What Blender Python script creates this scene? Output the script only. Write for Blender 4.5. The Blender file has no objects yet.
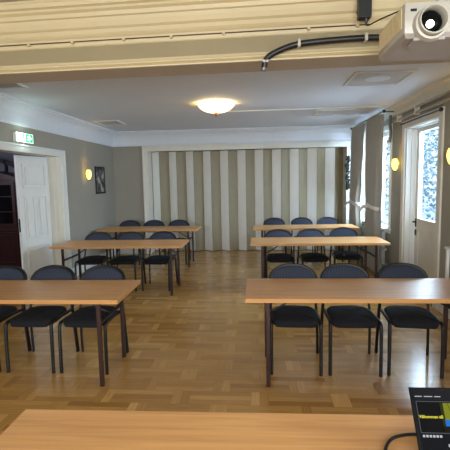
import bpy, bmesh, math, random
from mathutils import Vector, Matrix
random.seed(7)
C = bpy.context.scene.collection
PI = math.pi

# ------------------------------------------------------------------ camera
def setup_camera():
    f, pt, yw, rl, h = 413.1157, 0.1085, 0.0762, -0.0199, 1.643
    d = Vector((-math.sin(yw)*math.cos(pt), math.cos(yw)*math.cos(pt), -math.sin(pt)))
    r = Vector((math.cos(yw), math.sin(yw), 0)); u = r.cross(d)
    r2 = r*math.cos(rl) + u*math.sin(rl); u2 = u*math.cos(rl) - r*math.sin(rl)
    cd = bpy.data.cameras.new('camera'); o = bpy.data.objects.new('camera', cd); C.objects.link(o)
    cd.sensor_width = 36; cd.lens = f/450*36; cd.clip_start = .05; cd.clip_end = 200
    M = Matrix((r2, u2, -d)).transposed().to_4x4(); M.translation = Vector((0, 0, h))
    o.matrix_world = M
    bpy.context.scene.camera = o
setup_camera()

# ------------------------------------------------------------------ world, lights, exposure
def setup_world():
    w = bpy.data.worlds.new('overcast_winter_sky'); bpy.context.scene.world = w; w.use_nodes = True
    nt = w.node_tree; bg = nt.nodes['Background']
    tc = nt.nodes.new('ShaderNodeTexCoord'); sp = nt.nodes.new('ShaderNodeSeparateXYZ'); cr = nt.nodes.new('ShaderNodeValToRGB')
    nt.links.new(tc.outputs['Generated'], sp.inputs[0]); nt.links.new(sp.outputs['Z'], cr.inputs[0]); nt.links.new(cr.outputs[0], bg.inputs[0])
    cr.color_ramp.elements[0].color = (.75, .86, 1, 1); cr.color_ramp.elements[1].color = (.55, .75, 1, 1)
    bg.inputs[1].default_value = 1.3
setup_world()
def area(name, loc, target, sx, sy, power, col):
    l = bpy.data.lights.new(name, 'AREA'); l.shape = 'RECTANGLE'; l.size = sx; l.size_y = sy; l.energy = power; l.color = col
    o = bpy.data.objects.new(name, l); C.objects.link(o); o.location = loc
    o.rotation_euler = (Vector(target)-Vector(loc)).to_track_quat('-Z', 'Y').to_euler(); return o
DAY = (.66, .83, 1.0)
area('daylight_window', (3.3, 7.6, 2.3), (1.0, 7.9, 1.2), 1.8, 2.0, 240, DAY)
area('daylight_glass_door', (3.4, 5.6, 2.1), (0.5, 5.9, .8), 1.2, 2.0, 190, DAY)
area('daylight_near_window', (3.4, .2, 2.0), (0, .6, 1.2), 2.4, 1.8, 110, (1, .93, .83))
area('daylight_rear_windows', (-.4, -3.1, 1.7), (-.3, 2, 1.5), 3.4, 1.9, 290, (1, .95, .88))
area('hall_fill', (-5.6, 3.8, 2.2), (-5.0, 7.5, 1.2), 1.6, 1.0, 22, (.85, .88, 1))  # fill light added inside the windowless hall so the cabinet shows
sc = bpy.context.scene
sc.view_settings.view_transform = 'Standard'; sc.view_settings.look = 'None'
sc.view_settings.gamma = 1; sc.view_settings.use_curve_mapping = False
sc.view_settings.exposure = 0.55

# ------------------------------------------------------------------ materials
MATS = {}
def srgb(c):
    return tuple((x/255/12.92 if x/255 <= .04045 else ((x/255+.055)/1.055)**2.4) for x in c)
def mat(name, col, rough=.6, metal=0, var=.06, scale=6, bump=0, bscale=60, spec=.5, stretch=None, emit=None, estr=0, coat=0):
    if name in MATS: return MATS[name]
    m = bpy.data.materials.new(name); m.use_nodes = True; nt = m.node_tree; b = nt.nodes['Principled BSDF']
    c = srgb(col)
    tc = nt.nodes.new('ShaderNodeTexCoord'); n = nt.nodes.new('ShaderNodeTexNoise'); n.inputs['Scale'].default_value = scale; n.inputs['Detail'].default_value = 4
    mp = nt.nodes.new('ShaderNodeMapping'); mp.inputs['Scale'].default_value = stretch or (1, 1, 1)
    nt.links.new(tc.outputs['Object'], mp.inputs[0]); nt.links.new(mp.outputs[0], n.inputs['Vector'])
    cr = nt.nodes.new('ShaderNodeValToRGB'); nt.links.new(n.outputs['Fac'], cr.inputs[0])
    cr.color_ramp.elements[0].position = .3; cr.color_ramp.elements[1].position = .7
    cr.color_ramp.elements[0].color = (*[x*(1-var) for x in c], 1); cr.color_ramp.elements[1].color = (*[min(1, x*(1+var)) for x in c], 1)
    nt.links.new(cr.outputs[0], b.inputs['Base Color'])
    b.inputs['Roughness'].default_value = rough; b.inputs['Metallic'].default_value = metal
    b.inputs['Specular IOR Level'].default_value = spec; b.inputs['Coat Weight'].default_value = coat
    if bump:
        n2 = nt.nodes.new('ShaderNodeTexNoise'); n2.inputs['Scale'].default_value = bscale; bp = nt.nodes.new('ShaderNodeBump')
        bp.inputs['Strength'].default_value = bump; bp.inputs['Distance'].default_value = .01
        nt.links.new(mp.outputs[0], n2.inputs['Vector']); nt.links.new(n2.outputs['Fac'], bp.inputs['Height']); nt.links.new(bp.outputs[0], b.inputs['Normal'])
    if emit:
        b.inputs['Emission Color'].default_value = (*srgb(emit), 1); b.inputs['Emission Strength'].default_value = estr
    MATS[name] = m; return m
def stripes(name, c1, c2, axis, freq, rough=.9):
    m = bpy.data.materials.new(name); m.use_nodes = True; nt = m.node_tree; b = nt.nodes['Principled BSDF']
    tc = nt.nodes.new('ShaderNodeTexCoord'); w = nt.nodes.new('ShaderNodeTexWave'); w.bands_direction = axis; w.inputs['Scale'].default_value = freq
    cr = nt.nodes.new('ShaderNodeValToRGB'); cr.color_ramp.elements[0].color = (*srgb(c1), 1); cr.color_ramp.elements[1].color = (*srgb(c2), 1)
    nt.links.new(tc.outputs['Object'], w.inputs['Vector']); nt.links.new(w.outputs['Fac'], cr.inputs[0]); nt.links.new(cr.outputs[0], b.inputs['Base Color'])
    b.inputs['Roughness'].default_value = rough; return m
def parquet():
    m = bpy.data.materials.new('oak_parquet'); m.use_nodes = True; nt = m.node_tree; b = nt.nodes['Principled BSDF']; N = nt.nodes.new; L = nt.links.new
    at = N('ShaderNodeAttribute'); at.attribute_name = 'tone'
    cr = N('ShaderNodeValToRGB'); e = cr.color_ramp.elements
    e[0].color = (*srgb((160, 114, 56)), 1); e[1].color = (*srgb((224, 176, 104)), 1)
    x = e.new(.5); x.color = (*srgb((194, 148, 80)), 1)
    L(at.outputs['Fac'], cr.inputs[0])
    uv = N('ShaderNodeUVMap'); uv.uv_map = 'UVMap'; mp = N('ShaderNodeMapping'); mp.inputs['Scale'].default_value = (5, 90, 1)
    n = N('ShaderNodeTexNoise'); n.inputs['Scale'].default_value = 1; n.inputs['Detail'].default_value = 5
    L(uv.outputs[0], mp.inputs[0]); L(mp.outputs[0], n.inputs['Vector'])
    mx = N('ShaderNodeMix'); mx.data_type = 'RGBA'; mx.blend_type = 'MULTIPLY'; mx.inputs['Factor'].default_value = .5
    c2 = N('ShaderNodeValToRGB'); c2.color_ramp.elements[0].color = (.62, .56, .46, 1); c2.color_ramp.elements[0].position = .3; c2.color_ramp.elements[1].position = .6
    L(n.outputs['Fac'], c2.inputs[0]); L(cr.outputs[0], mx.inputs['A']); L(c2.outputs[0], mx.inputs['B']); L(mx.outputs['Result'], b.inputs['Base Color'])
    b.inputs['Roughness'].default_value = .24
    b.inputs['Coat Weight'].default_value = .25; b.inputs['Coat Roughness'].default_value = .16
    return m
def beech():
    m = bpy.data.materials.new('beech_laminate'); m.use_nodes = True; nt = m.node_tree; b = nt.nodes['Principled BSDF']; N = nt.nodes.new; L = nt.links.new
    tc = N('ShaderNodeTexCoord'); mp = N('ShaderNodeMapping'); mp.inputs['Scale'].default_value = (1.2, 22, 22)
    n = N('ShaderNodeTexNoise'); n.inputs['Scale'].default_value = 1.6; n.inputs['Detail'].default_value = 6; n.inputs['Distortion'].default_value = .6
    cr = N('ShaderNodeValToRGB'); cr.color_ramp.elements[0].position = .3; cr.color_ramp.elements[1].position = .72
    cr.color_ramp.elements[0].color = (*srgb((206, 150, 92)), 1); cr.color_ramp.elements[1].color = (*srgb((228, 174, 112)), 1)
    L(tc.outputs['Object'], mp.inputs[0]); L(mp.outputs[0], n.inputs['Vector']); L(n.outputs['Fac'], cr.inputs[0]); L(cr.outputs[0], b.inputs['Base Color'])
    b.inputs['Roughness'].default_value = .33
    return m
def glass():
    m = bpy.data.materials.new('window_glass'); m.use_nodes = True; nt = m.node_tree; nt.nodes.remove(nt.nodes['Principled BSDF']); out = nt.nodes['Material Output']
    t = nt.nodes.new('ShaderNodeBsdfTransparent'); t.inputs[0].default_value = (.93, .97, 1, 1); g = nt.nodes.new('ShaderNodeBsdfGlossy'); g.inputs['Roughness'].default_value = .02
    mx = nt.nodes.new('ShaderNodeMixShader'); mx.inputs[0].default_value = .06
    nt.links.new(t.outputs[0], mx.inputs[1]); nt.links.new(g.outputs[0], mx.inputs[2]); nt.links.new(mx.outputs[0], out.inputs[0]); return m
def frosty():
    m = bpy.data.materials.new('frosted_foliage'); m.use_nodes = True; nt = m.node_tree; b = nt.nodes['Principled BSDF']; N = nt.nodes.new; L = nt.links.new
    tc = N('ShaderNodeTexCoord'); n = N('ShaderNodeTexNoise'); n.inputs['Scale'].default_value = 7; n.inputs['Detail'].default_value = 6
    cr = N('ShaderNodeValToRGB'); e = cr.color_ramp.elements; e[0].position = .38; e[1].position = .6
    e[0].color = (*srgb((92, 124, 130)), 1); e[1].color = (*srgb((205, 218, 222)), 1); x = e.new(.48); x.color = (*srgb((135, 172, 180)), 1)
    L(tc.outputs['Object'], n.inputs['Vector']); L(n.outputs['Fac'], cr.inputs[0]); L(cr.outputs[0], b.inputs['Base Color']); b.inputs['Roughness'].default_value = .9
    return m
M_floor = parquet(); M_beech = beech(); M_glass = glass(); M_frost = frosty()
M_edge = mat('beech_edge_band', (196, 142, 84), .45, var=.08, scale=3, stretch=(1, 20, 20))
M_ceil = mat('ceiling_paint', (222, 228, 238), .75, var=.015, scale=1.5)
M_crown = mat('white_crown_paint', (226, 231, 238), .55, var=.02)
M_wall = mat('taupe_wall_paint', (158, 153, 141), .8, var=.03, scale=2, bump=.05, bscale=120)
M_white = mat('white_gloss_paint', (226, 226, 222), .4, var=.02)
M_cream = mat('cream_cornice_paint', (186, 168, 130), .5, var=.04, scale=3)
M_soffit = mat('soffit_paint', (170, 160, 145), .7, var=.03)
M_trimbeige = mat('pale_beige_trim', (226, 223, 212), .5, var=.03)
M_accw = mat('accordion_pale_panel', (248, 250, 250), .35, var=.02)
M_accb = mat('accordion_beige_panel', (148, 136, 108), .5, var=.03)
M_black = mat('black_powder_coat', (12, 12, 13), .45, var=.1)
M_brown = mat('dark_red_brown_enamel', (50, 22, 17), .5, var=.1)
M_seat = mat('charcoal_blue_fabric', (15, 18, 25), .95, var=.25, scale=90, bump=.2, bscale=300)
M_back = stripes('ribbed_blue_grey_fabric', (24, 27, 36), (64, 72, 92), 'X', 22)
M_rod = mat('rod_grey_metal', (120, 118, 112), .4, .6)
M_curt = mat('grey_curtain_fabric', (160, 157, 148), .9, var=.05, scale=20)
M_tie = mat('white_tieback_fabric', (235, 235, 232), .8)
M_rad = mat('radiator_enamel', (214, 210, 200), .4)
M_metal = mat('brushed_steel', (150, 148, 145), .35, 1, .05)
M_dmetal = mat('dark_bronze_metal', (50, 46, 42), .4, .7, .1)
M_pipe = mat('painted_pipe_grey', (176, 168, 150), .5)
M_pipedark = mat('dark_recess_strip', (92, 84, 72), .7)
M_proj = mat('projector_white_plastic', (176, 170, 158), .35, var=.02)
M_projgrey = mat('projector_base_grey', (158, 150, 144), .45, var=.03)
M_gold = mat('vent_champagne', (190, 170, 128), .5)
M_mahog = mat('dark_mahogany', (58, 22, 16), .35, var=.3, scale=8, stretch=(6, 6, 1))
M_darkglass = mat('dark_cabinet_glass', (20, 16, 16), .1)
M_ivy = mat('dark_ivy_leaf', (14, 17, 13), .8, var=.3, scale=30)
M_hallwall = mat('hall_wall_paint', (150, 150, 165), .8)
M_snow = mat('snow', (235, 240, 248), .9, var=.02, bump=.2, bscale=6)

# ------------------------------------------------------------------ helpers
def obj(name, bm, m, parent=None, smooth=False):
    bmesh.ops.recalc_face_normals(bm, faces=bm.faces)
    me = bpy.data.meshes.new(name); bm.to_mesh(me); bm.free()
    o = bpy.data.objects.new(name, me); C.objects.link(o)
    for x in (m if isinstance(m, (list, tuple)) else [m]): me.materials.append(x)
    if smooth:
        for p in me.polygons: p.use_smooth = True
        try:
            me.set_sharp_from_angle(angle=math.radians(40))
        except Exception: pass
    if parent: o.parent = parent
    return o
def struct(name, bm, m, parent=None, smooth=False):
    o = obj(name, bm, m, parent, smooth)
    if not parent: o['kind'] = 'structure'
    return o
def tag(o, label, cat, group=None):
    o['label'] = label; o['category'] = cat
    if group: o['group'] = group
    return o
def thing(name, label, cat, loc=(0, 0, 0), rz=0, group=None):
    o = bpy.data.objects.new(name, None); C.objects.link(o); o.empty_display_size = .1
    o.location = loc; o.rotation_euler = (0, 0, rz); return tag(o, label, cat, group)
def dup(root, loc, rz, label):
    r = root.copy(); C.objects.link(r); r.location = loc; r.rotation_euler = (0, 0, rz); r['label'] = label
    for ch in list(root.children):
        c = ch.copy(); C.objects.link(c); c.parent = r
        for g in ch.children:
            d = g.copy(); C.objects.link(d); d.parent = c
    return r
def B(): return bmesh.new()
def box(bm, x0, x1, y0, y1, z0, z1, bev=0, mi=0):
    r = bmesh.ops.create_cube(bm, size=1, matrix=Matrix.Translation(((x0+x1)/2, (y0+y1)/2, (z0+z1)/2)) @ Matrix.Diagonal((x1-x0, y1-y0, z1-z0, 1)))
    vs = r['verts']; fs = set(f for v in vs for f in v.link_faces)
    for f in fs: f.material_index = mi
    if bev:
        es = set(e for v in vs for e in v.link_edges)
        bmesh.ops.bevel(bm, geom=list(es), offset=bev, segments=2, affect='EDGES', profile=.5)
    return bm
def frame_at(t, up=Vector((0, 0, 1))):
    t = t.normalized()
    a = t.cross(up)
    if a.length < 1e-3: a = t.cross(Vector((0, 1, 0)))
    a.normalize(); return a, a.cross(t).normalized()
def tube(bm, pts, rx, ry=None, n=10, cap=True):
    ry = ry or rx; pts = [Vector(p) for p in pts]; rings = []; pa = None
    for i, p in enumerate(pts):
        t = (pts[min(i+1, len(pts)-1)]-pts[max(i-1, 0)]).normalized()
        if pa is None: a, b = frame_at(t)
        else:
            a = pa - t*pa.dot(t); a.normalize(); b = a.cross(t).normalized()
        pa = a
        rings.append([bm.verts.new(p + a*math.cos(2*PI*k/n)*rx + b*math.sin(2*PI*k/n)*ry) for k in range(n)])
    for r0, r1 in zip(rings, rings[1:]):
        for k in range(n): bm.faces.new((r0[k], r0[(k+1) % n], r1[(k+1) % n], r1[k]))
    if cap: bm.faces.new(rings[0]); bm.faces.new(rings[-1])
    return bm
def smoothpath(pts, it=2):
    pts = [Vector(p) for p in pts]
    for _ in range(it):
        q = [pts[0]]
        for a, b in zip(pts, pts[1:]): q += [a*.75+b*.25, a*.25+b*.75]
        q.append(pts[-1]); pts = q
    return pts
def lathe(bm, prof, loc=(0, 0, 0), n=32, axis='Z', cap=True):
    loc = Vector(loc); rings = []
    for r, z in prof:
        ring = []
        for k in range(n):
            c, s = math.cos(2*PI*k/n)*max(r, 1e-4), math.sin(2*PI*k/n)*max(r, 1e-4)
            v = {'Z': (c, s, z), 'Y': (c, z, s), 'X': (z, c, s)}[axis]
            ring.append(bm.verts.new(loc+Vector(v)))
        rings.append(ring)
    for a, b in zip(rings, rings[1:]):
        for k in range(n): bm.faces.new((a[k], a[(k+1) % n], b[(k+1) % n], b[k]))
    if cap: bm.faces.new(rings[0]); bm.faces.new(rings[-1])
    return bm
def prism(bm, pts, axis, a0, a1):
    # 2-D outline extruded along an axis. axis X: pts=(y,z); Y: (x,z); Z: (x,y)
    def P(p, a): return {'X': (a, p[0], p[1]), 'Y': (p[0], a, p[1]), 'Z': (p[0], p[1], a)}[axis]
    A = [bm.verts.new(P(p, a0)) for p in pts]; D = [bm.verts.new(P(p, a1)) for p in pts]; n = len(pts)
    for k in range(n): bm.faces.new((A[k], A[(k+1) % n], D[(k+1) % n], D[k]))
    bm.faces.new(A); bm.faces.new(D); return bm
def wall(bm, axis, a0, a1, b0, b1, z0, z1, holes):
    # slab a0..a1 thick across axis, running b0..b1, with rectangular holes (b0,b1,z0,z1)
    bs = sorted({b0, b1, *[h[0] for h in holes], *[h[1] for h in holes]}); zs = sorted({z0, z1, *[h[2] for h in holes], *[h[3] for h in holes]})
    for p, q in zip(bs, bs[1:]):
        run = None; cells = []
        for s, t in zip(zs, zs[1:]):
            inside = any(h[0] <= (p+q)/2 <= h[1] and h[2] <= (s+t)/2 <= h[3] for h in holes)
            if not inside:
                if cells and abs(cells[-1][1]-s) < 1e-9: cells[-1] = (cells[-1][0], t)
                else: cells.append((s, t))
        for s, t in cells:
            if axis == 'X': box(bm, a0, a1, p, q, s, t)
            else: box(bm, p, q, a0, a1, s, t)
    return bm

# ------------------------------------------------------------------ the shell
XL, XR, YB, ZC = -3.2, 2.22, 9.2, 2.75
def build_floor():
    U = .155; bm = B(); col = bm.faces.layers.float.new('tone'); uvl = bm.loops.layers.uv.new('UVMap'); rnd = random.Random(3)
    def plank(x0, x1, y0, y1, horiz):
        g = .0007
        x0 = max(x0, XL); x1 = min(x1, XR); y0 = max(y0, -2.2); y1 = min(y1, 9.9)
        if x1-x0 < .01 or y1-y0 < .01: return
        vs = [bm.verts.new(p) for p in ((x0+g, y0+g, 0), (x1-g, y0+g, 0), (x1-g, y1-g, 0), (x0+g, y1-g, 0))]
        f = bm.faces.new(vs); f[col] = min(1, max(0, rnd.gauss(.52, .17)+(-.05 if horiz else .07))); ou, ov = rnd.random()*50, rnd.random()*50
        for l in f.loops:
            c = l.vert.co; l[uvl].uv = (c.x+ou, c.y+ov) if horiz else (c.y+ou, c.x+ov)
    # ladder pattern: long strips between pairs of short cross strips, every other row shifted by half
    H, w, P = .189, .066, .60
    for r in range(-12, 53):
        y = r*H+2.868-15*H
        for c in range(-7, 6):
            x = c*P-.355+(P/2 if r % 2 else 0)
            for t in range(2): plank(x+t*w, x+(t+1)*w, y, y+H, False)
            for t in range(3): plank(x+2*w, x+P, y+t*H/3, y+(t+1)*H/3, True)
    f0 = box(bm, XL-.3, XR+.3, -2.4, 10.1, -.12, -.0012)
    bm.faces.ensure_lookup_table()
    for f in bm.faces[-6:]: f[col] = 0.0
    me_o = struct('floor', bm, M_floor)
    return me_o
build_floor()
struct('ceiling', box(B(), XL-.3, XR+.3, 2.5, 10.1, ZC, ZC+.15), M_ceil)
struct('ceiling_near', box(B(), XL-.3, XR+.3, -2.4, 2.5, 2.665, ZC+.15), M_soffit)
# left wall with the wide doorway
struct('wall_left', wall(B(), 'X', XL-.2, XL, -2.4, 10.1, 0, ZC, [(4.4, 6.66, 0, 2.085)]), M_wall)
WIN = (7.08, 8.95, .78, 2.42); DOOR = (5.24, 6.38, 0, 2.36)
struct('wall_right', wall(B(), 'X', XR, XR+.25, -2.4, 10.1, 0, ZC, [WIN, DOOR, (-1.0, 1.6, .9, 2.3)]), M_wall)
struct('wall_back', wall(B(), 'Y', YB, YB+.2, XL, XR, 0, ZC, [(-2.42, 1.97, 0, 2.33)]), M_wall)
struct('wall_alcove', box(B(), XL, XR, 9.95, 10.1, 0, ZC), M_wall)
struct('wall_front', wall(B(), 'Y', -2.4, -2.2, XL, XR, 0, ZC, [(-2.1, 1.3, .9, 2.6)]), M_wall)
def frame_rect(bm, axis, a0, a1, b0, b1, z0, z1, w, bottom=True, bev=.004):
    def bx(p, q, s, t):
        if axis == 'X': box(bm, a0, a1, p, q, s, t, bev)
        else: box(bm, p, q, a0, a1, s, t, bev)
    bx(b0, b0+w, z0, z1-w); bx(b1-w, b1, z0, z1-w); bx(b0, b1, z1-w, z1)
    if bottom: bx(b0+w, b1-w, z0, z0+w)
    return bm
# crown mouldings: left wall, back wall, right wall
crown = [(0, 2.43), (.012, 2.43), (.016, 2.45), (.022, 2.46), (.022, 2.52), (.028, 2.60), (.05, 2.65), (.085, 2.69), (.11, 2.70), (.11, 2.715), (.14, 2.725), (.14, ZC), (0, ZC)]
struct('trim_1', prism(B(), [(XL+d, z) for d, z in crown], 'Y', 2.75, YB), M_crown)
struct('trim_2', prism(B(), [(YB-d, z) for d, z in crown], 'X', XL+.0, XR), M_crown)
crown_r = [(0, 2.60), (.015, 2.60), (.02, 2.64), (.05, 2.69), (.09, 2.71), (.09, ZC), (0, ZC)]
struct('trim_3', prism(B(), [(XR-d, z) for d, z in crown_r], 'Y', 2.75, YB-.14), M_trimbeige)
# baseboards
def bb(name, boxes):
    bm = B()
    for x0, x1, y0, y1 in boxes:
        box(bm, x0, x1, y0, y1, 0, .17, .004)
    struct(name, bm, M_white)
bb('baseboard_left', [(XL, XL+.02, 6.8, YB), (XL, XL+.02, -2.2, 4.26)])
bb('baseboard_back', [(XL+.02, -2.52, YB-.02, YB), (2.08, XR, YB-.02, YB)])
bb('baseboard_right', [(XR-.02, XR, 6.5, YB-.02), (XR-.02, XR, -2.2, 5.12)])
# doorway casing, left wall
bm = B(); frame_rect(bm, 'X', XL-.0, XL+.03, 4.3, 6.745, 0, 2.165, .09, False); frame_rect(bm, 'X', XL+.03, XL+.04, 4.28, 6.76, 0, 2.18, .025, False)
struct('trim_4', bm, M_white)
# accordion opening casing, back wall
bm = B(); frame_rect(bm, 'Y', YB-.035, YB, -2.50, 2.06, 0, 2.405, .10, False); frame_rect(bm, 'Y', YB-.055, YB-.035, -2.52, 2.08, 0, 2.425, .035, False)
frame_rect(bm, 'Y', YB, YB+.42, -2.44, 1.99, 0, 2.35, .025, False)
struct('trim_5', bm, M_trimbeige)
struct('trim_6', box(B(), -2.41, 1.96, YB+.43, YB+.53, 2.33, ZC), M_trimbeige)
# casing and sill, window and glazed door, right wall
bm = B(); frame_rect(bm, 'X', XR-.02, XR, 6.99, 9.04, .70, 2.50, .09); box(bm, XR-.12, XR+.16, 6.97, 9.06, .76, .785, .004)
struct('trim_7', bm, M_trimbeige)
bm = B(); frame_rect(bm, 'X', XR-.025, XR, 5.13, 6.49, 0, 2.45, .11, False)
struct('trim_8', bm, M_trimbeige)
def window(name, x, b0, b1, z0, z1, axis='X', mull=1):
    bm = B(); frame_rect(bm, axis, x, x+.06, b0, b1, z0, z1, .06)
    if mull:
        m = (b0+b1)/2
        if axis == 'X': box(bm, x, x+.06, m-.05, m+.05, z0+.06, z1-.06, .003)
        else: box(bm, m-.05, m+.05, x, x+.06, z0+.06, z1-.06, .003)
    o = struct(name, bm, M_white)
    g = B()
    if axis == 'X': box(g, x+.025, x+.031, b0+.05, b1-.05, z0+.05, z1-.05)
    else: box(g, b0+.05, b1-.05, x+.025, x+.031, z0+.05, z1-.05)
    obj('pane', g, M_glass, o); return o
window('window_1', XR+.13, 7.08, 8.95, .785, 2.42)
window('window_2', XR+.13, -1.0, 1.6, .9, 2.3)
window('window_3', -2.36, -2.1, 1.3, .9, 2.6, 'Y')
# glazed door
def glazed_door():
    x0, x1 = 2.36, 2.405
    bm = B(); y0, y1 = 5.28, 6.34; gy0, gy1, gz0, gz1 = 5.42, 6.21, 1.03, 2.27
    wall(bm, 'X', x0, x1, y0, y1, .01, 2.34, [(gy0, gy1, gz0, gz1)])
    frame_rect(bm, 'X', x0-.012, x0, gy0-.03, gy1+.03, gz0-.03, gz1+.03, .03, bev=.002)
    frame_rect(bm, 'X', x0-.012, x0, gy0-.01, gy1-.01, .18, .90, .03, bev=.002)
    d = struct('door_1', bm, M_trimbeige)
    obj('pane', box(B(), x0+.02, x0+.026, gy0, gy1, gz0, gz1), M_glass, d)
    h = B(); box(h, x0-.008, x0, 6.265, 6.31, .90, 1.02, .002); tube(h, smoothpath([(x0-.005, 6.29, .975), (x0-.05, 6.29, .975), (x0-.055, 6.27, .975), (x0-.055, 6.16, .972)]), .009)
    obj('door_handle', h, M_dmetal, d, True)
    obj('lock_plate', box(lathe(B(), [(.0, -.012), (.02, -.012), (.02, 0)], (x0, 6.288, .82), 16, 'X'), x0-.006, x0, 6.26, 6.315, .77, .86, .002), M_dmetal, d)
    # frame lining the reveal
    bm = B(); frame_rect(bm, 'X', XR+.0, XR+.24, 5.245, 6.375, 0, 2.355, .025, False, .002); frame_rect(bm, 'X', XR+.07, XR+.125, 5.26, 6.36, 0, 2.35, .03, False, .002)
    struct('trim_9', bm, M_white)
glazed_door()
# left door leaf standing open into the next room, with panelled jamb
def jamb_and_leaf():
    bm = B(); box(bm, XL-.23, XL+.0, 6.63, 6.66, 0, 2.09)
    for x in (XL-.06, XL-.14, XL-.2): box(bm, x-.012, x+.012, 6.618, 6.63, 0, 2.09, .004)
    box(bm, XL-.2, XL, 4.4, 6.63, 2.075, 2.085)
    struct('trim_10', bm, M_trimbeige)
    W, H, T = .67, 2.07, .045
    d = thing('panelled_door', 'white panelled door leaf standing open in the left wall doorway', 'door', (XL-.215, 6.60, 0), 0)
    del d['label'], d['category']; d.name = 'door_2'; d['kind'] = 'structure'
    dx, dy = -3.565-(XL-.215), 5.90-6.60; d.rotation_euler = (0, 0, math.atan2(dy, dx))
    bm = B(); box(bm, 0, W, -T/2, T/2, .01, H, .003)
    for s in (-1, 1):
        y0, y1 = (T/2, T/2+.018) if s > 0 else (-T/2-.018, -T/2)
        for (a, b, z0, z1) in ((.09, .58, 1.58, 1.95), (.09, .31, .78, 1.47), (.36, .58, .78, 1.47), (.09, .58, .12, .68)):
            frame_rect(bm, 'Y', y0, y1, a, b, z0, z1, .025, bev=.003); box(bm, a+.05, b-.05, y0, y1, z0+.05, z1-.05, .004)
    obj('leaf', bm, M_white, d)
    obj('lock_plate', box(B(), W-.0, W+.003, -.012, .012, .92, 1.12, 0), M_dmetal, d)
jamb_and_leaf()
# next room beyond the doorway
struct('wall_hall_back', box(B(), -7.0, XL-.2, 8.6, 8.75, 0, 2.9), M_hallwall)
struct('wall_hall_left', box(B(), -7.15, -7.0, 3.5, 8.75, 0, 2.9), M_hallwall)
struct('wall_hall_front', box(B(), -7.0, XL-.2, 3.35, 3.5, 0, 2.9), M_hallwall)
struct('floor_hall', box(B(), -7.15, XL-.3, 3.35, 8.75, -.12, 0), mat('hall_floor_wood', (120, 82, 52), .4, scale=4, var=.2))
struct('ceiling_hall', box(B(), -7.15, XL-.2, 3.35, 8.75, 2.9, 3.0), M_hallwall)
# arched black transom rail in the next room
bm = B(); pts = [(-5.6+1.12*math.cos(a), 1.72+.5*math.sin(a)) for a in [PI*k/24 for k in range(25)]]
pin = [(-5.6+1.03*math.cos(a), 1.72+.42*math.sin(a)) for a in [PI*k/24 for k in range(24, -1, -1)]]
for k in range(24):
    vs = [pts[k], pts[k+1], pin[23-k], pin[24-k]]; prism(bm, vs, 'Y', 7.9, 7.98)
box(bm, -6.72, -6.6, 7.9, 7.98, 0, 1.73); box(bm, -4.62, -4.48, 7.9, 7.98, 0, 1.73); box(bm, -4.96, -4.93, 7.9, 7.98, 1.7, 2.12)
struct('trim_11', bm, M_black)
def cabinet():
    t = thing('display_cabinet', 'dark red mahogany cabinet with glazed doors seen through left doorway', 'cabinet', (-5.0, 7.5, 0))
    bm = B(); box(bm, -.62, .62, -.22, .22, .08, 1.72, .006); box(bm, -.64, .64, -.24, .23, 0, .1, .006); box(bm, -.64, .64, -.24, .23, .78, .82, .006)
    pts = [(-.66, 1.72)]+[(-.66+1.32*k/20, 1.76+.14*math.sin(PI*k/20)) for k in range(21)]+[(.66, 1.72)]
    prism(bm, pts, 'Y', -.25, .23); obj('body', bm, M_mahog, t)
    for x0 in (-.6, .01):
        f = frame_rect(B(), 'Y', -.245, -.222, x0, x0+.59, .86, 1.69, .06); 
        for z in (1.14, 1.42): box(f, x0+.06, x0+.53, -.24, -.225, z-.008, z+.008)
        d = obj('door', f, M_mahog, t); obj('pane', box(B(), x0+.06, x0+.53, -.232, -.226, .92, 1.63), M_darkglass, d)
        d = obj('door', frame_rect(box(B(), x0, x0+.59, -.24, -.222, .12, .76, .003), 'Y', -.25, -.24, x0+.05, x0+.54, .17, .71, .03), M_mahog, t)
        obj('door_knob', lathe(B(), [(0, 0), (.008, 0), (.014, -.015), (0, -.022)], (x0+(.54 if x0 < 0 else .05), -.25, .5), 12, 'Y'), M_dmetal, d, True)
cabinet()
# the beam with the deep cream cornice, slightly skewed to the room
def beam():
    yf, zb = 2.43, 2.305
    prof = [(0, zb), (.012, zb), (.014, zb+.008), (.004, zb+.016), (.016, zb+.022), (.016, zb+.030), (.004, zb+.036), (0, zb+.05), (0, zb+.135), (.006, zb+.14),
            (.014, zb+.165), (.014, zb+.175), (.026, zb+.185), (.034, zb+.195), (.034, zb+.215), (.048, zb+.225), (.06, zb+.25), (.062, zb+.27), (.074, zb+.275),
            (.078, zb+.295), (.094, zb+.305), (.094, zb+.318), (.11, zb+.325), (.115, zb+.345), (.12, zb+.35), (.12, zb+.375), (0, zb+.375)]
    bm = prism(B(), [(-d, z) for d, z in prof], 'X', -3.4, 2.5); o = struct('trim_12', bm, M_cream); o.location = (0, yf, 0); o.rotation_euler = (0, 0, -.035)
    bm = box(B(), -3.4, 2.5, .004, .22, zb+.0005, ZC+.02); o = struct('trim_13', bm, M_soffit); o.location = (0, yf, 0); o.rotation_euler = (0, 0, -.035)
    # thin picture wire with clips along the cornice
    t = thing('cornice_wire', 'thin brown wire with small clips running along the cream cornice', 'wire', (0, yf, 0), -.035)
    obj('wire', tube(B(), [(-3.1, -.022, zb+.158), (.62, -.022, zb+.158)], .0028, n=6), M_brown, t)
    for x in (-1.33, -1.06, -.75, -.47, -.17, .3, .56): obj('clip', box(B(), x-.008, x+.008, -.03, -.012, zb+.147, zb+.160, .002), M_cream, t)
beam()
def bp(x, d, z): # point on the skewed beam face, d in front of it
    return Vector((x*math.cos(.035)-d*math.sin(.035), 2.43-x*math.sin(.035)-d*math.cos(.035), z))

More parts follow.
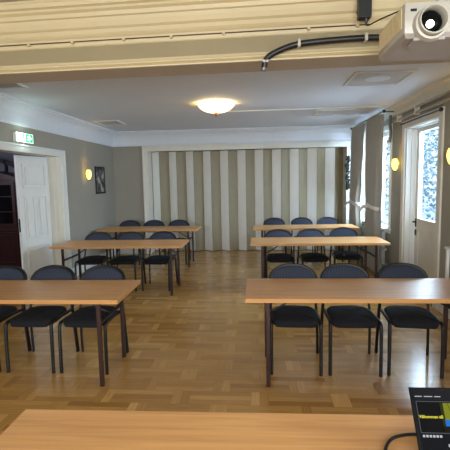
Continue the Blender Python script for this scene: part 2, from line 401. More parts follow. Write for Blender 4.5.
# ------------------------------------------------------------------ accordion wall
def accordion():
    t = thing('folding_partition', 'floor to ceiling folding accordion partition in cream and beige panels', 'partition', (0, 9.5, 0))
    n = 11; x0, x1 = -2.405, 1.955; p = (x1-x0)/n; dp = .07; H = 2.31
    def slat(xa, ya, xb, yb, m):
        bm = B(); a = Vector((xa, ya, 0)); b = Vector((xb, yb, 0)); u = (b-a).normalized(); nrm = Vector((u.y, -u.x, 0))
        a2 = a+u*.006; b2 = b-u*.006; k = 6; prev = []
        pts = []
        for i in range(k+1): pts.append(a2.lerp(b2, i/k)+nrm*(.006*math.sin(PI*i/k)))
        for i in range(k, -1, -1): pts.append(a2.lerp(b2, i/k)-nrm*.010)
        prism(bm, [(q.x, q.y) for q in pts], 'Z', .012, H); obj('panel', bm, m, t)
    for i in range(n):
        xa = x0+i*p; xm = xa+p*.52; xb = xa+p
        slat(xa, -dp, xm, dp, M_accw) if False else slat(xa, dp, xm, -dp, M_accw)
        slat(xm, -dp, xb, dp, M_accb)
    bm = B()
    for i in range(n+1): tube(bm, [(x0+i*p, dp+.004, .01), (x0+i*p, dp+.004, H)], .008, n=8)
    for i in range(n): tube(bm, [(x0+i*p+p*.52, -dp-.002, .01), (x0+i*p+p*.52, -dp-.002, H)], .008, n=8)
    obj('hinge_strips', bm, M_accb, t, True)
accordion()

# ------------------------------------------------------------------ tables
TW, TD, TH = 1.944, .658, .73
def make_table():
    t = thing('conference_table', '', 'table', group='beech conference tables')
    bm = B(); box(bm, 0, TW, 0, TD, TH-.034, TH, .003)
    for f in bm.faces:
        if abs(f.normal.z) < .5: f.material_index = 1
    obj('tabletop', bm, [M_beech, M_edge], t)
    for x in (.175, TW-.175):
        for y in (.05, TD-.05):
            obj('leg', box(B(), x-.016, x+.016, y-.016, y+.016, 0, TH-.036, .004), M_brown, t)
        obj('crossbar', box(B(), x-.01, x+.01, .064, TD-.064, .505, .53, .003), M_black, t)
        s = 1 if x < 1 else -1
        y = TD/2
        obj('brace', tube(B(), smoothpath([(x, y, .525), (x+s*.05, y, .535), (x+s*.12, y, .57), (x+s*.22, y, .64), (x+s*.30, y, .692)]), .009, n=8), M_black, t, True)
    return t
tables = [(-.093, 3.105, 0, 'light beech conference table nearest the camera on the right side'),
          (-.089, 5.83, 0, 'beech conference table in the middle of the right-hand row'),
          (-.065, 7.63, 0, 'beech conference table farthest back on the right, before the accordion wall'),
          (-3.03, 3.06, 0, 'beech conference table nearest the camera on the left side'),
          (-2.996, 5.70, 0, 'beech conference table in the middle on the left beside the white door'),
          (-3.06, 7.64, 0, 'beech conference table farthest back on the left near the wall picture')]
tb = make_table()
for i, (x, y, rz, lab) in enumerate(tables):
    if i == 0: tb.location = (x, y, 0); tb['label'] = lab
    else: dup(tb, (x, y, 0), rz, lab)

# ------------------------------------------------------------------ chairs
def make_chair():
    t = thing('conference_chair', '', 'chair', group='stacking chairs behind the tables')
    # seat cushion
    bm = B(); n = 40; rings = []
    def outline(s, z):
        r = []
        for k in range(n):
            a = 2*PI*k/n; c, q = math.cos(a), math.sin(a); e = .42
            x = abs(c)**e*math.copysign(1, c); y = abs(q)**e*math.copysign(1, q)
            w = .205-.018*(y+1)/2
            r.append(bm.verts.new((x*w*s, -.03+y*.215*s, z+.006*(1-x*x)-(.012 if y < -.9 else 0)*s)))
        return r
    for s, z in ((.90, .408), (.98, .416), (1.0, .435), (.99, .455), (.94, .468), (.8, .475), (.4, .479), (.02, .480)): rings.append(outline(s, z))
    for a, b in zip(rings, rings[1:]):
        for k in range(n): bm.faces.new((a[k], a[(k+1) % n], b[(k+1) % n], b[k]))
    bm.faces.new(rings[0]); bm.faces.new(rings[-1]); obj('seat', bm, M_seat, t, True)
    # backrest : arched pad leaning back
    def arch(s, top=.825, bot=.605, w=.214, sh=.695):
        pts = []
        for k in range(25):
            a = PI*k/24; c = math.cos(a); q = math.sin(a)
            pts.append((abs(c)**.92*math.copysign(w, c)*s, sh+(top-sh)*max(q, 0)**.9))
        pts += [(-w*.97*s, .665), (-w*.90*s, .635), (-w*.76*s, .613), (-w*.5*s, bot), (w*.5*s, bot), (w*.76*s, .613), (w*.90*s, .635), (w*.97*s, .665)]
        cz = .705
        return [(x, cz+(z-cz)*s) for x, z in pts]
    def lean(z): return .175+(z-.46)*.40
    def pad(bm, layers):
        rs = []
        for s, off in layers: rs.append([bm.verts.new((x, lean(z)+off+.02*(x/.22)**2*-1, z)) for x, z in arch(s)])
        m = len(rs[0])
        for a, b in zip(rs, rs[1:]):
            for k in range(m): bm.faces.new((a[k], a[(k+1) % m], b[(k+1) % m], b[k]))
        bm.faces.new(rs[0]); bm.faces.new(rs[-1]); return bm
    obj('backrest', pad(B(), [(.88, -.024), (.93, -.018), (.94, .004), (.93, .016), (.88, .02)]), M_back, t, True)
    rim = B(); pts = [Vector((x, lean(z)-.02*(x/.22)**2, z)) for x, z in arch(.985)]; tube(rim, pts+[pts[0]], .0185, n=8, cap=False)
    obj('backrest_rim', rim, M_black, t, True)
    for s in (-1, 1):
        obj('front_leg', tube(B(), smoothpath([(s*.205, -.245, 0), (s*.205, -.24, .39), (s*.203, -.225, .44), (s*.2, -.17, .446), (s*.2, .0, .44), (s*.197, .165, .43)]), .015, n=10), M_black, t, True)
        obj('rear_leg', tube(B(), smoothpath([(s*.226, .215, 0), (s*.215, .18, .40), (s*.205, .19, .50), (s*.195, .235, .62), (s*.19, .275, .70)], 2), .012, .022, n=10), M_black, t, True)
    obj('seat_crossbar', tube(B(), [(-.19, .10, .42), (.19, .10, .42)], .01, n=8), M_black, t)
    return t
side = {'R': 'right', 'L': 'left'}
chairs = []
for k, (x, rz) in enumerate([(.328, -.035), (.812, -.02), (1.315, -.10)]): chairs.append((x, 3.60, rz, ['leftmost', 'middle', 'rightmost'][k], 'nearest right table'))
for k, (x, y, rz) in enumerate([(.349, 6.33, 0), (.873, 6.35, .04), (1.394, 6.50, -.05)]): chairs.append((x, y, rz, ['leftmost', 'middle', 'rightmost'][k], 'middle right table'))
for k, x in enumerate((.371, .935, 1.47)): chairs.append((x, 8.34, 0, ['leftmost', 'middle', 'rightmost'][k], 'farthest right table'))
for k, (x, rz) in enumerate([(-2.478, 0), (-1.985, .01), (-1.495, -.03)]): chairs.append((x, 3.565, rz, ['leftmost', 'middle', 'rightmost'][k], 'nearest left table'))
for k, (x, rz) in enumerate([(-2.555, .05), (-2.03, 0), (-1.51, -.03)]): chairs.append((x, 6.23, rz, ['leftmost', 'middle', 'rightmost'][k], 'middle left table'))
for k, x in enumerate((-2.643, -2.127, -1.60)): chairs.append((x, 8.18, .02, ['leftmost', 'middle', 'rightmost'][k], 'farthest left table'))
ch = make_chair()
for i, (x, y, rz, pos, row) in enumerate(chairs):
    lab = f'{pos} of the three black and navy fabric chairs behind the {row}'
    if i == 0: ch.location = (x, y, 0); ch.rotation_euler = (0, 0, rz); ch['label'] = lab
    else: dup(ch, (x, y, 0), rz, lab)

# ------------------------------------------------------------------ near desk, laptop, cable
def desk():
    t = thing('presenter_desk', 'beech desk across the bottom foreground with an open laptop on it', 'desk', (-.94, .86, 0), .0)
    bm = box(B(), 0, 1.95, 0, .67, TH-.034, TH, .003); bm.normal_update()
    for f in bm.faces:
        if abs(f.normal.z) < .5: f.material_index = 1
    tt = obj('tabletop', bm, [M_beech, M_edge], t); t.rotation_euler = (0, 0, .012)
    for x in (.175, 1.775):
        for y in (.05, .62): obj('leg', box(B(), x-.016, x+.016, y-.016, y+.016, 0, TH-.036, .004), M_brown, t)
        obj('crossbar', box(B(), x-.01, x+.01, .064, .606, .60, .625, .003), M_black, t)
desk()
def text(s, size, loc, m, parent, rot=(PI/2, 0, 0), name='lettering', ext=.0004):
    cu = bpy.data.curves.new(name, 'FONT'); cu.body = s; cu.size = size; cu.extrude = ext; cu.offset = size*.02
    o = bpy.data.objects.new(name, cu); C.objects.link(o); dg = bpy.context.evaluated_depsgraph_get()
    me = bpy.data.meshes.new_from_object(o.evaluated_get(dg)); bpy.data.objects.remove(o)
    me.materials.clear(); me.materials.append(m)
    o = bpy.data.objects.new(name, me); C.objects.link(o); o.location = loc; o.rotation_euler = rot; o.parent = parent; return o
def emi(name, col, s=1):
    return mat(name, (3, 3, 3), .6, emit=col, estr=s*.6, var=0, spec=.05)
def laptop():
    W, D, Hs = .36, .24, .230
    t = thing('laptop', 'open black laptop with a yellow welcome slide on its screen', 'laptop', (.505, 1.235, TH))
    dk = mat('laptop_black_plastic', (8, 8, 10), .6, spec=.12)
    bm = box(B(), 0, W, -D, 0, .003, .018, .004); obj('base', bm, dk, t)
    bm = B()
    for r in range(5):
        for c in range(13): box(bm, .03+c*.0235, .03+c*.0235+.02, -.045-r*.021-.0, -.027-r*.021, .018, .0205, .001)
    obj('keyboard', bm, mat('key_caps', (40, 40, 44), .5), t)
    obj('touchpad', box(B(), .13, .23, -.225, -.155, .018, .0188, 0), mat('touchpad_grey', (52, 52, 56), .3), t)
    lid = obj('screen', box(B(), 0, W, 0, .008, 0, Hs, .003), dk, t); ang = -math.atan2(.125, .19)
    lid.location = (0, .003, .016); lid.rotation_euler = (ang, 0, 0)
    obj('hinge', tube(B(), [(.03, .003, .016), (W-.03, .003, .016)], .006, n=10), dk, t)
    e = -.0006
    def q(nm, x0, x1, z0, z1, m, d=0): return obj(nm, box(B(), x0, x1, e-d-.0006, e-d, z0, z1), m, lid)
    q('display', .012, W-.012, .022, Hs-.014, emi('display_dark', (14, 16, 22), 1))
    q('toolbar', .012, W-.012, Hs-.040, Hs-.014, emi('display_grey', (30, 31, 36), 1), .0007)
    q('slide_border', .014, .33, .092, Hs-.043, emi('border_grey', (120, 125, 130), .6), .0004)
    q('slide', .016, .33, .094, Hs-.045, emi('slide_black', (9, 9, 12), 1), .0007)
    # slide picture: yellow-green field with blue patch and dark branches
    q('slide_picture', .09, .33, .097, Hs-.048, emi('slide_yellow', (150, 155, 40), .8), .0014)
    q('slide_shade', .088, .098, .097, Hs-.048, emi('slide_olive', (50, 54, 16), .8), .0021)
    q('slide_patch', .096, .33, .113, .132, emi('slide_blue', (30, 120, 215), 1), .0021)
    q('slide_patch', .088, .33, .097, .113, emi('slide_dark', (20, 20, 12), 1), .0021)
    br = B()
    for pts in ([(.115, .132), (.12, .15), (.113, .18)], [(.12, .15), (.135, .165), (.14, .178)], [(.145, .132), (.142, .15), (.155, .178)]):
        tube(br, [(a, e-.0024, b) for a, b in pts], .0022, .0004, 6)
    obj('slide_branches', br, emi('slide_branch', (40, 44, 14), .8), lid)
    text('Välkommen till', .0125, (.016, e-.0030, .136), emi('slide_text', (235, 225, 70), 1.1), lid, name='slide_text', ext=.0003)
    w = emi('icon_white', (210, 215, 220), .9)
    # menu words are unreadable dashes in the photo, so they stay plain dashes
    m = B()
    for x0, x1 in ((.013, .036), (.043, .070), (.076, .096)): box(m, x0, x1, e-.0026, e-.002, Hs-.030, Hs-.0275)
    obj('menu_marks', m, w, lid)
    m = B()
    for k in range(6): box(m, .018+k*.0105, .025+k*.0105, e-.0026, e-.002, .080, .087, .001)
    box(m, .092, .098, e-.0026, e-.002, .054, .062); box(m, .100, .112, e-.0026, e-.002, .054, .060)
    obj('taskbar_icons', m, w, lid)
laptop()
z = TH+.006
tag(obj('power_cable', tube(B(), smoothpath([(.36, 1.12, z), (.395, 1.24, z), (.42, 1.33, z), (.455, 1.385, z), (.50, 1.41, z), (.56, 1.42, z), (.64, 1.40, z), (.70, 1.36, z+.01), (.70, 1.275, z+.012)], 3), .0055, n=8), M_black, None, True),
    'black cable curving over the desk to the back of the laptop', 'cable')

# ------------------------------------------------------------------ projector
def projector():
    t = thing('ceiling_projector', 'white ceiling projector with a lit lens hanging at upper right', 'projector', (.590, 1.75, 2.187))
    W, D, H = .42, .35, .135
    bm = box(B(), 0, W, 0, D, .012, H, .010); bm.normal_update(); obj('housing', bm, M_proj, t, True)
    bm = B(); pts = [(.004, .0), (W-.004, .0), (W-.02, D-.01), (.02, D-.01)]
    a = [bm.verts.new((x, y, -.0+(.0)) ) for x, y in ((.012, .015), (W-.012, .015), (W-.012, D-.012), (.012, D-.012))]
    b = [bm.verts.new((x, y, .016)) for x, y in ((.001, .002), (W-.001, .002), (W-.001, D-.002), (.001, D-.002))]
    for k in range(4): bm.faces.new((a[k], a[(k+1) % 4], b[(k+1) % 4], b[k]))
    bm.faces.new(a); bm.faces.new(b); obj('underside', bm, M_projgrey, t)
    bm = B()
    for k in range(17): box(bm, -.004, .004, .03+k*.018, .038+k*.018, .042, .122, .001)
    obj('vent_grille', bm, M_gold, t)
    obj('sensor_window', box(B(), .022, .046, -.002, .003, .098, .108, .001), M_black, t)
    cx, cz = .096, .052
    L = obj('lens_ring', lathe(B(), [(.040, .03), (.050, .02), (.054, .0), (.055, -.035), (.053, -.045), (.049, -.047), (.047, -.040), (.045, -.0), (.02, .0), (0, .0)], (cx, 0, cz), 40, 'Y'), M_proj, t, True)
    obj('lens_glass', lathe(B(), [(0, -.034), (.012, -.033), (.026, -.028), (.038, -.018), (.0445, -.008), (.0445, -.002), (0, -.002)], (cx, 0, cz), 32, 'Y'), mat('lens_dark_glass', (10, 14, 13), .25, spec=.08), L, True)
    obj('lens_light', lathe(B(), [(0, -.040), (.009, -.039), (.014, -.034), (.014, -.026), (0, -.026)], (cx-.010, 0, cz-.014), 24, 'Y'), mat('lamp_glow', (255, 255, 235), .5, emit=(255, 255, 225), estr=6), L, True)
    obj('lens_cradle', lathe(B(), [(.053, -.028), (.062, -.026), (.066, .0), (.053, .002), (.053, -.028)], (cx, 0, cz-.006), 40, 'Y', False), M_proj, t, True)
    bm = B()
    for k in range(10):
        x = .06+k*.012
    obj('lens_shroud', prism(B(), [(cx-.06, .0), (cx+.06, .0), (cx+.05, .09), (cx-.02, .12), (cx-.055, .08)], 'Z', -.012, .0), M_projgrey, t)
    obj('mount_pole', tube(B(), [(W/2, D/2, H-.002), (W/2, D/2, 2.665-2.187)], .02, n=16), M_proj, t, True)
    obj('ceiling_plate', box(B(), W/2-.08, W/2+.08, D/2-.08, D/2+.08, 2.645-2.187, 2.665-2.187, .003), M_proj, t)
    bm = B()
    for a in (-.09, .09): tube(bm, [(W/2+a, D/2-.06, H), (W/2+a*.2, D/2, H+.06)], .008, n=8)
    obj('mount_arm', bm, M_proj, t, True)
projector()
# black cable trunk along the beam and the black box above it
def trunk():
    t = thing('projector_cable', 'thick black cable clipped along the beam towards the projector', 'cable')
    P = [bp(.055, .03, 2.262), bp(.062, .035, 2.30), bp(.085, .035, 2.325), bp(.13, .033, 2.345), bp(.19, .032, 2.368), bp(.26, .032, 2.381), bp(.42, .032, 2.389), bp(.62, .032, 2.392), bp(.72, .034, 2.385), Vector((.76, 2.2, 2.33)), Vector((.76, 2.12, 2.28)), Vector((.76, 2.095, 2.27))]
    obj('cable', tube(B(), smoothpath(P, 2), .0165, n=12), M_black, t, True)
    for x, zz in ((.245, 2.379), (.60, 2.391)):
        p = bp(x, .0, zz); obj('cable_clip', box(B(), p.x-.008, p.x+.008, p.y-.055, p.y+.001, zz-.02, zz+.02, .003), M_proj, t)
    p = bp(.062, .03, 2.295); obj('cable_clip', box(B(), p.x-.017, p.x+.017, p.y-.02, p.y+.02, p.z-.008, p.z+.006, .003), M_proj, t)
    p = bp(.05, .03, 2.262); obj('cable_end', tube(B(), [(p.x, p.y, 2.245), (p.x+.005, p.y, 2.268)], .015, n=12), M_metal, t, True)
trunk()
t = thing('power_adapter', 'black box mounted on the cream cornice above the thick cable', 'adapter', (.568, 2.26, 2.435))
obj('housing', box(B(), -.032, .032, 0, .05, .02, .22, .004), M_black, t); obj('cable_gland', lathe(B(), [(0, 0), (.008, 0), (.012, .022), (0, .022)], (.01, .025, 0), 12), M_black, t)
obj('bracket', box(B(), -.02, .02, .045, .12, .08, .17, .003), M_black, t)
obj('adapter_lead', tube(B(), smoothpath([(.01, .025, .004), (.012, .02, -.02), (.05, -.03, -.01), (.12, -.1, .0), (.2, -.18, .01), (.24, -.19, -.09)], 2), .0035, n=6), M_black, t, True)

# ------------------------------------------------------------------ ceiling lamp, hatches, trunking
def ceiling_lamp():
    x, y = -.56, 6.1
    t = thing('ceiling_lamp', 'glowing round glass bowl ceiling lamp with a small finial', 'lamp', (x, y, ZC-.0))
    obj('ceiling_cup', lathe(B(), [(0, 0), (.06, 0), (.055, -.02), (.015, -.03), (.008, -.03), (.008, -.16), (0, -.16)], n=24), M_metal, t, True)
    g = mat('alabaster_glass_glow', (255, 235, 190), .4, emit=(255, 214, 140), estr=3.2, var=.1, scale=12)
    prof = [(.30, -.035), (.298, -.045), (.27, -.075), (.22, -.105), (.15, -.13), (.07, -.142), (.0, -.145)]
    bm = B(); lathe(bm, [(.0, -.137), (.07, -.134), (.15, -.122), (.22, -.098), (.268, -.07), (.292, -.04), (.30, -.035)]+prof[1:], n=48)
    obj('glass_bowl', bm, g, t, True).scale = (.86, .86, .95)
    obj('finial', lathe(B(), [(0, -.132), (.026, -.138), (.032, -.148), (.016, -.16), (.026, -.172), (.018, -.188), (0, -.194)], n=20), mat('pinkish_metal', (190, 130, 110), .3, .6), t, True)
    l = bpy.data.lights.new('lamp_bulb', 'POINT'); l.energy = 7; l.color = (1, .72, .38); l.shadow_soft_size = .05
    o = bpy.data.objects.new('lamp_bulb', l); C.objects.link(o); o.location = (0, 0, -.05); o.parent = t
ceiling_lamp()
tag(obj('cable_trunking', box(B(), -.45, 2.10, 6.80, 6.83, ZC-.018, ZC, .002), M_white), 'thin white cable trunking across the ceiling from the lamp to the right wall', 'trunking')
def hatch(name, label, x0, x1, y0, y1, m, disc=False, g=None):
    t = thing(name, label, 'hatch', ((x0+x1)/2, (y0+y1)/2, ZC), 0, g); w, d = (x1-x0)/2, (y1-y0)/2
    bm = B()
    for a, b, c, e in ((-w, w, -d, -d+.015), (-w, w, d-.015, d), (-w, -w+.03, -d+.015, d-.015), (w-.03, w, -d+.015, d-.015)): box(bm, a, b, c, e, -.016, 0, .002)
    obj('frame', bm, M_white, t)
    p = obj('panel', box(B(), -w+.03, w-.03, -d+.015, d-.015, -.006, 0), m, t)
    if disc: obj('speaker_disc', lathe(B(), [(0, -.0062), (.14, -.0062), (.14, -.012), (.12, -.014), (0, -.014)], n=32), M_ceil, t, True)
M_hatch = mat('hatch_grey_board', (196, 198, 202), .7)
G = 'access hatches in the ceiling'
hatch('ceiling_hatch', 'square ceiling hatch with a faint round disc, beside the projector', 1.06, 1.70, 4.60, 5.22, M_hatch, True, G)
hatch('ceiling_hatch', 'ceiling hatch at upper left below the cream beam', -3.05, -2.57, 4.20, 4.68, mat('hatch_dark_board', (150, 150, 152), .7), False, G)
hatch('ceiling_hatch', 'small ceiling hatch near the back left corner', -2.92, -2.47, 7.42, 7.95, M_hatch, False, G)
hatch('ceiling_hatch', 'ceiling hatch beyond the trunking near the back right corner', 1.0, 1.62, 7.0, 7.55, M_ceil, False, G)

# ------------------------------------------------------------------ sconces
def sconce(x, y, z, s, label, lit=True):
    t = thing('wall_sconce', label, 'wall lamp', (x, y, z), 0 if s > 0 else PI, 'warm glass wall sconces')
    obj('back_plate', lathe(B(), [(0, 0), (.035, 0), (.035, .008), (.02, .014), (0, .014)], n=20, axis='X'), M_metal, t, True)
    obj('arm', tube(B(), smoothpath([(.01, 0, -.02), (.04, 0, -.05), (.075, 0, -.06), (.075, 0, -.03)]), .006, n=8), M_dmetal, t, True)
    g = mat('sconce_glass_glow', (255, 215, 110), .4, emit=(255, 226, 105), estr=2.0, var=.1, scale=14)
    prof = [(.0, -.105), (.018, -.10), (.036, -.08), (.052, -.035), (.058, .005), (.052, .05), (.034, .085), (.031, .085), (.048, .048), (.053, .005), (.048, -.033), (.032, -.073), (.015, -.092), (0, -.096)]
    obj('shade', lathe(B(), [(r*.86, z*.95) for r, z in prof], (.075, 0, 0), 28), g, t, True)
    obj('finial', lathe(B(), [(0, -.122), (.008, -.117), (.01, -.107), (.004, -.098), (0, -.098)], (.075, 0, 0), 12), M_dmetal, t, True)
    l = bpy.data.lights.new('sconce_bulb', 'POINT'); l.energy = 2.2; l.color = (1, .66, .25); l.shadow_soft_size = .02
    o = bpy.data.objects.new('sconce_bulb', l); C.objects.link(o); o.location = (.075, 0, .03); o.parent = t
sconce(XL, 7.60, 1.80, 1, 'glowing amber glass sconce on the left wall beside the framed picture')
sconce(XR, 6.62, 1.835, -1, 'glowing amber glass sconce between the curtained window and the glazed door')
sconce(XR, 4.76, 1.86, -1, 'glowing amber sconce at the right picture edge, past the glazed door')

# ------------------------------------------------------------------ picture
def picture():
    t = thing('framed_picture', 'small dark framed picture on the left wall near the corner', 'picture', (XL, 8.33, 1.69))
    w, h = .25, .275
    obj('frame', frame_rect(B(), 'X', 0, .022, -w, w, -h, h, .035), M_black, t)
    m = bpy.data.materials.new('picture_print'); m.use_nodes = True; nt = m.node_tree; b = nt.nodes['Principled BSDF']
    tc = nt.nodes.new('ShaderNodeTexCoord'); n = nt.nodes.new('ShaderNodeTexNoise'); n.inputs['Scale'].default_value = 6; cr = nt.nodes.new('ShaderNodeValToRGB'); e = cr.color_ramp.elements
    e[0].color = (*srgb((45, 45, 50)), 1); e[0].position = .35; e[1].color = (*srgb((170, 165, 155)), 1); e[1].position = .62
    for p, c in ((.45, (80, 95, 120)), (.52, (110, 85, 70))): x = e.new(p); x.color = (*srgb(c), 1)
    nt.links.new(tc.outputs['Object'], n.inputs[0]); nt.links.new(n.outputs['Fac'], cr.inputs[0]); nt.links.new(cr.outputs[0], b.inputs['Base Color']); b.inputs['Roughness'].default_value = .25
    obj('print', box(B(), 0, .01, -w+.035, w-.035, -h+.035, h-.035), m, t)
picture()
# ------------------------------------------------------------------ emergency exit sign
def exit_sign():
    t = thing('exit_sign', 'lit green and white emergency exit sign above the left doorway', 'sign', (XL, 5.55, 2.272))
    gw = mat('sign_white_lit', (240, 255, 248), .5, emit=(225, 255, 240), estr=1.6, var=0); gg = mat('sign_green_lit', (10, 160, 90), .5, emit=(10, 175, 95), estr=1.0, var=0)
    obj('housing', box(B(), 0, .045, -.21, .21, -.065, .065, .004), M_white, t)
    obj('sign_face', box(B(), .045, .048, -.205, .205, -.06, .06), gw, t)
    # the face looks along +X : image left is smaller y
    obj('door_symbol', box(B(), .048, .0495, -.05, -.01, -.052, .052), gg, t)
    obj('green_field', box(B(), .048, .0495, .015, .195, -.056, .056), gg, t)
    bm = prism(B(), [(.05, .03), (.10, .03), (.10, .045), (.165, .0), (.10, -.045), (.10, -.03), (.05, -.03), (.075, 0)], 'X', .0495, .051); obj('arrow', bm, gw, t)
    bm = B(); lathe(bm, [(0, 0), (.011, 0), (.011, .002), (0, .002)], (.0495, -.075, .035), 16, 'X')
    for pts in ([(-.075, .02), (-.085, -.01), (-.07, -.045)], [(-.085, -.01), (-.10, -.025), (-.115, -.045)], [(-.078, .015), (-.055, .0)], [(-.078, .015), (-.10, .0)]):
        tube(bm, [(.0495, a, b) for a, b in pts], .006, .0015, 6)
    obj('running_figure', bm, gg, t)
    l = bpy.data.lights.new('sign_glow', 'POINT'); l.energy = 1.2; l.color = (.75, 1, .9); l.shadow_soft_size = .05
    o = bpy.data.objects.new('sign_glow', l); C.objects.link(o); o.location = (.12, -.05, 0); o.parent = t
exit_sign()

# ------------------------------------------------------------------ curtains, rod, radiator, pipes
def curtain(label, zs, tie_z, tie):
    # zs: list (z, y0, y1); cloth with folds at X about 2.07
    t = thing('curtain', label, 'curtain', (2.015, 0, 0), 0, 'grey tied-back curtains')
    bm = B(); nf = 6; nu = nf*10; rows = []
    def interp(z):
        for (za, a0, a1), (zb, b0, b1) in zip(zs, zs[1:]):
            if zb <= z <= za:
                k = (z-zb)/(za-zb); k = k*k*(3-2*k); return b0+(a0-b0)*k, b1+(a1-b1)*k
    nz = 46; z0, z1 = zs[-1][0], zs[0][0]
    for sgn in (0, 1):
        rr = []
        for j in range(nz+1):
            z = z0+(z1-z0)*j/nz; a, b = interp(z); w = b-a; row = []
            for i in range(nu+1):
                u = i/nu; amp = min(.055, .034*(1/w)**.9)
                row.append(bm.verts.new((math.sin(u*nf*2*PI+.6*math.sin(z*2))*amp+.01*math.sin(u*3+z)+sgn*.004, a+w*u, z)))
            rr.append(row)
        rows.append(rr)
    for rr in rows:
        for j in range(nz):
            for i in range(nu): bm.faces.new((rr[j][i], rr[j][i+1], rr[j+1][i+1], rr[j+1][i]))
    obj('cloth', bm, M_curt, t, True)
    a, b = interp(tie_z); bm = B(); c, w = (a+b)/2, (b-a)/2
    pts = [(math.cos(k*2*PI/24)*.062, c+math.sin(k*2*PI/24)*(w+.012), tie_z+.03*math.sin(k*2*PI/24)*tie) for k in range(25)]
    tube(bm, pts, .014, .034, 8); 
    tube(bm, smoothpath([(-.05, c+w*.5, tie_z), (-.09, c+w+.1, tie_z-.03), (-.10, c+w+.22, tie_z-.12)]), .012, .028, 8)
    obj('tieback', bm, M_tie, t, True)
curtain('far grey curtain tied back beside the back right corner', [(2.64, 7.9, 8.84), (2.2, 7.98, 8.86), (1.6, 8.16, 8.88), (1.15, 8.36, 8.88), (.6, 8.26, 8.93), (.03, 8.22, 8.96)], 1.14, 1)
curtain('near grey curtain tied back between window and sconce', [(2.64, 6.92, 7.66), (2.2, 6.95, 7.7), (1.6, 6.98, 7.66), (1.15, 7.04, 7.58), (.6, 6.98, 7.72), (.03, 6.97, 7.76)], 1.14, 1)
t = thing('curtain_rod', 'dark curtain rod with rings above the curtained window', 'curtain rod', (2.015, 0, 2.665))
obj('rod', tube(B(), [(0, 6.82, 0), (0, 9.0, 0)], .012, n=12), M_rod, t, True)
for y in (6.80, 9.02): obj('finial', lathe(B(), [(0, -.03), (.02, -.02), (.026, 0), (.02, .02), (0, .03)], (0, y, 0), 16, 'Y'), M_dmetal, t, True)
for y in (6.86, 7.85, 8.94): obj('bracket', tube(B(), [(0, y, 0), (.205, y, 0)], .008, n=8), M_dmetal, t)
def pleated_bunch():
    t = thing('gathered_blind', 'gathered dark blind cord bundle hanging at the window corner', 'blind', (2.19, 6.93, 2.2))
    bm = B(); tube(bm, smoothpath([(-.03, 0, .42), (-.04, .01, .3), (-.02, -.01, .15), (-.035, .01, .0)]), .03, .022, 10)
    obj('cloth', bm, M_rod, t, True); obj('end_bar', box(B(), -.06, .0, -.05, .05, -.035, -.01, .004), M_white, t)
pleated_bunch()
def radiator():
    t = thing('radiator', 'white panel radiator under the curtained window', 'radiator', (2.185, 7.2, 0))
    L = 1.6; bm = B(); box(bm, -.03, .02, 0, L, .14, .70, .01)
    for k in range(32): box(bm, -.036, -.03, .03+k*.049, .055+k*.049, .18, .66, .002)
    obj('panel', bm, M_rad, t)
    obj('top_grille', box(B(), -.038, .03, -.005, L+.005, .70, .715, .003), M_rad, t)
    obj('valve', lathe(B(), [(0, -.11), (.025, -.11), (.03, -.09), (.028, -.04), (.012, -.03), (.012, 0), (0, 0)], (-.01, 0, .42), 16, 'Y'), M_rad, t, True)
    obj('pipe', tube(B(), smoothpath([(-.01, -.05, .42), (-.01, -.055, .2), (-.01, -.055, 0)]), .009, n=8), M_rad, t, True)
    for y in (.2, 1.4): obj('foot', box(B(), -.03, .01, y-.02, y+.02, 0, .15, .003), M_rad, t)
radiator()
def pipes():
    t = thing('heating_pipes', 'pair of painted pipes running along the top of the right wall', 'pipe', (XR, 0, 0))
    for z in (2.575, 2.495):
        obj('pipe', tube(B(), [(-.05, 2.8, z), (-.05, 6.78, z)], .017, n=10), M_pipe, t, True)
    for y in (3.6, 4.8, 5.9, 6.6): obj('pipe_clamp', box(B(), -.07, -.001, y-.012, y+.012, 2.47, 2.595, .003), M_trimbeige, t)
pipes()
t = thing('door_curtain_rod', 'short dark rod above the glazed door on the right wall', 'rod', (XR, 0, 2.41))
obj('rod', tube(B(), [(-.06, 5.12, 0), (-.06, 6.46, 0)], .010, n=10), M_dmetal, t, True)
obj('finial', lathe(B(), [(0, -.025), (.02, -.02), (.026, 0), (.02, .02), (0, .025)], (-.06, 5.10, 0), 14, 'Y'), M_dmetal, t, True)
for y in (5.2, 6.4): obj('bracket', tube(B(), [(-.06, y, 0), (-.02, y, 0)], .008, n=8), M_dmetal, t)
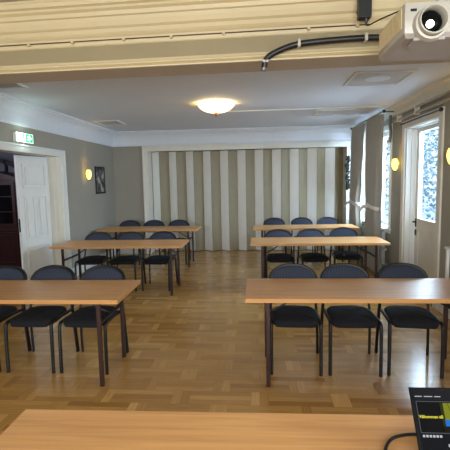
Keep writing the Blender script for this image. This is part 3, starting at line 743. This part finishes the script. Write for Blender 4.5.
# ivy by the accordion casing
def ivy():
    t = thing('hanging_ivy', 'dark trailing ivy hanging on the right casing of the accordion wall', 'plant', (1.98, 9.12, 1.9))
    obj('stem', tube(B(), smoothpath([(.03, 0, .20), (-.01, -.01, .05), (-.04, 0, -.15), (0, -.01, -.35), (-.01, 0, -.5)]), .006, n=6), M_ivy, t, True)
    bm = B(); r = random.Random(5)
    for k in range(150):
        zz = r.uniform(-.52, .2); w = .055*(1-.8*abs(zz+.1)); c = Vector((-.02+r.gauss(0, w*.5), -.045+r.uniform(-.05, .03), zz)); s = r.uniform(.014, .028)
        a = Vector((r.uniform(-1, 1), r.uniform(-.6, .6), r.uniform(-1, 1))).normalized(); b = a.cross(Vector((r.uniform(-.5, .5), 1, r.uniform(-.5, .5)))).normalized(); nn = a.cross(b)*.003
        p = [c+a*s*1.4, c+b*s+a*s*.2, c-a*s, c-b*s+a*s*.2]
        u = [bm.verts.new(q+nn) for q in p]; v = [bm.verts.new(q-nn) for q in p]
        bm.faces.new(u); bm.faces.new(v)
        for q in range(4): bm.faces.new((u[q], u[(q+1) % 4], v[(q+1) % 4], v[q]))
    obj('leaves', bm, M_ivy, t)
    obj('hook', tube(B(), [(.03, .045, .2), (.03, -.01, .2)], .005, n=6), M_dmetal, t)
ivy()
def side_table():
    t = thing('side_table', 'white side table against the right wall at the picture edge', 'table', (2.15, 4.42, 0))
    w = mat('white_laminate', (232, 232, 230), .4)
    obj('tabletop', box(B(), -.12, .06, -.55, .17, .855, .88, .003), w, t)
    for x in (-.10, .04):
        for y in (-.5, .13): obj('leg', box(B(), x-.015, x+.015, y-.015, y+.015, 0, .855, .002), w, t)
side_table()

# ------------------------------------------------------------------ outdoors
struct('ground_snow', box(B(), XR+.25, 30, -8, 30, -.3, -.12), M_snow)
def shrub(x, y, r, h, label, seed):
    t = thing('frosted_shrub', label, 'shrub', (x, y, -.12), 0, 'frosted shrubs outside the windows'); rr = random.Random(seed)
    obj('trunk', tube(B(), [(0, 0, 0), (.03, 0, h*.5)], .06, n=8), M_mahog, t)
    bm = B()
    for k in range(1500):
        a = rr.uniform(0, 2*PI); e = math.acos(rr.uniform(-.9, 1)); q = rr.uniform(.7, 1.05)
        c = Vector((math.cos(a)*math.sin(e)*r*q, math.sin(a)*math.sin(e)*r*q, h*.55+math.cos(e)*h*.5*q)); s = rr.uniform(.05, .12)
        m = Matrix.Translation(c) @ Matrix.Rotation(rr.uniform(0, 6), 4, Vector((rr.gauss(0, 1), rr.gauss(0, 1), rr.gauss(0, 1))).normalized()) @ Matrix.Diagonal((s, s*.6, s*.25, 1))
        bmesh.ops.create_cube(bm, size=1, matrix=m)
    obj('foliage', bm, M_frost, t)
shrub(5.3, 12.0, 1.15, 4.6, 'tall frosted shrub seen through the glass of the right door', 1)
shrub(8.3, 16.8, 1.6, 5.6, 'frosted shrub farther out, seen through the left part of door glass', 2)
shrub(5.0, 15.4, 1.1, 3.6, 'frosted shrub outside seen between the grey curtains', 3)
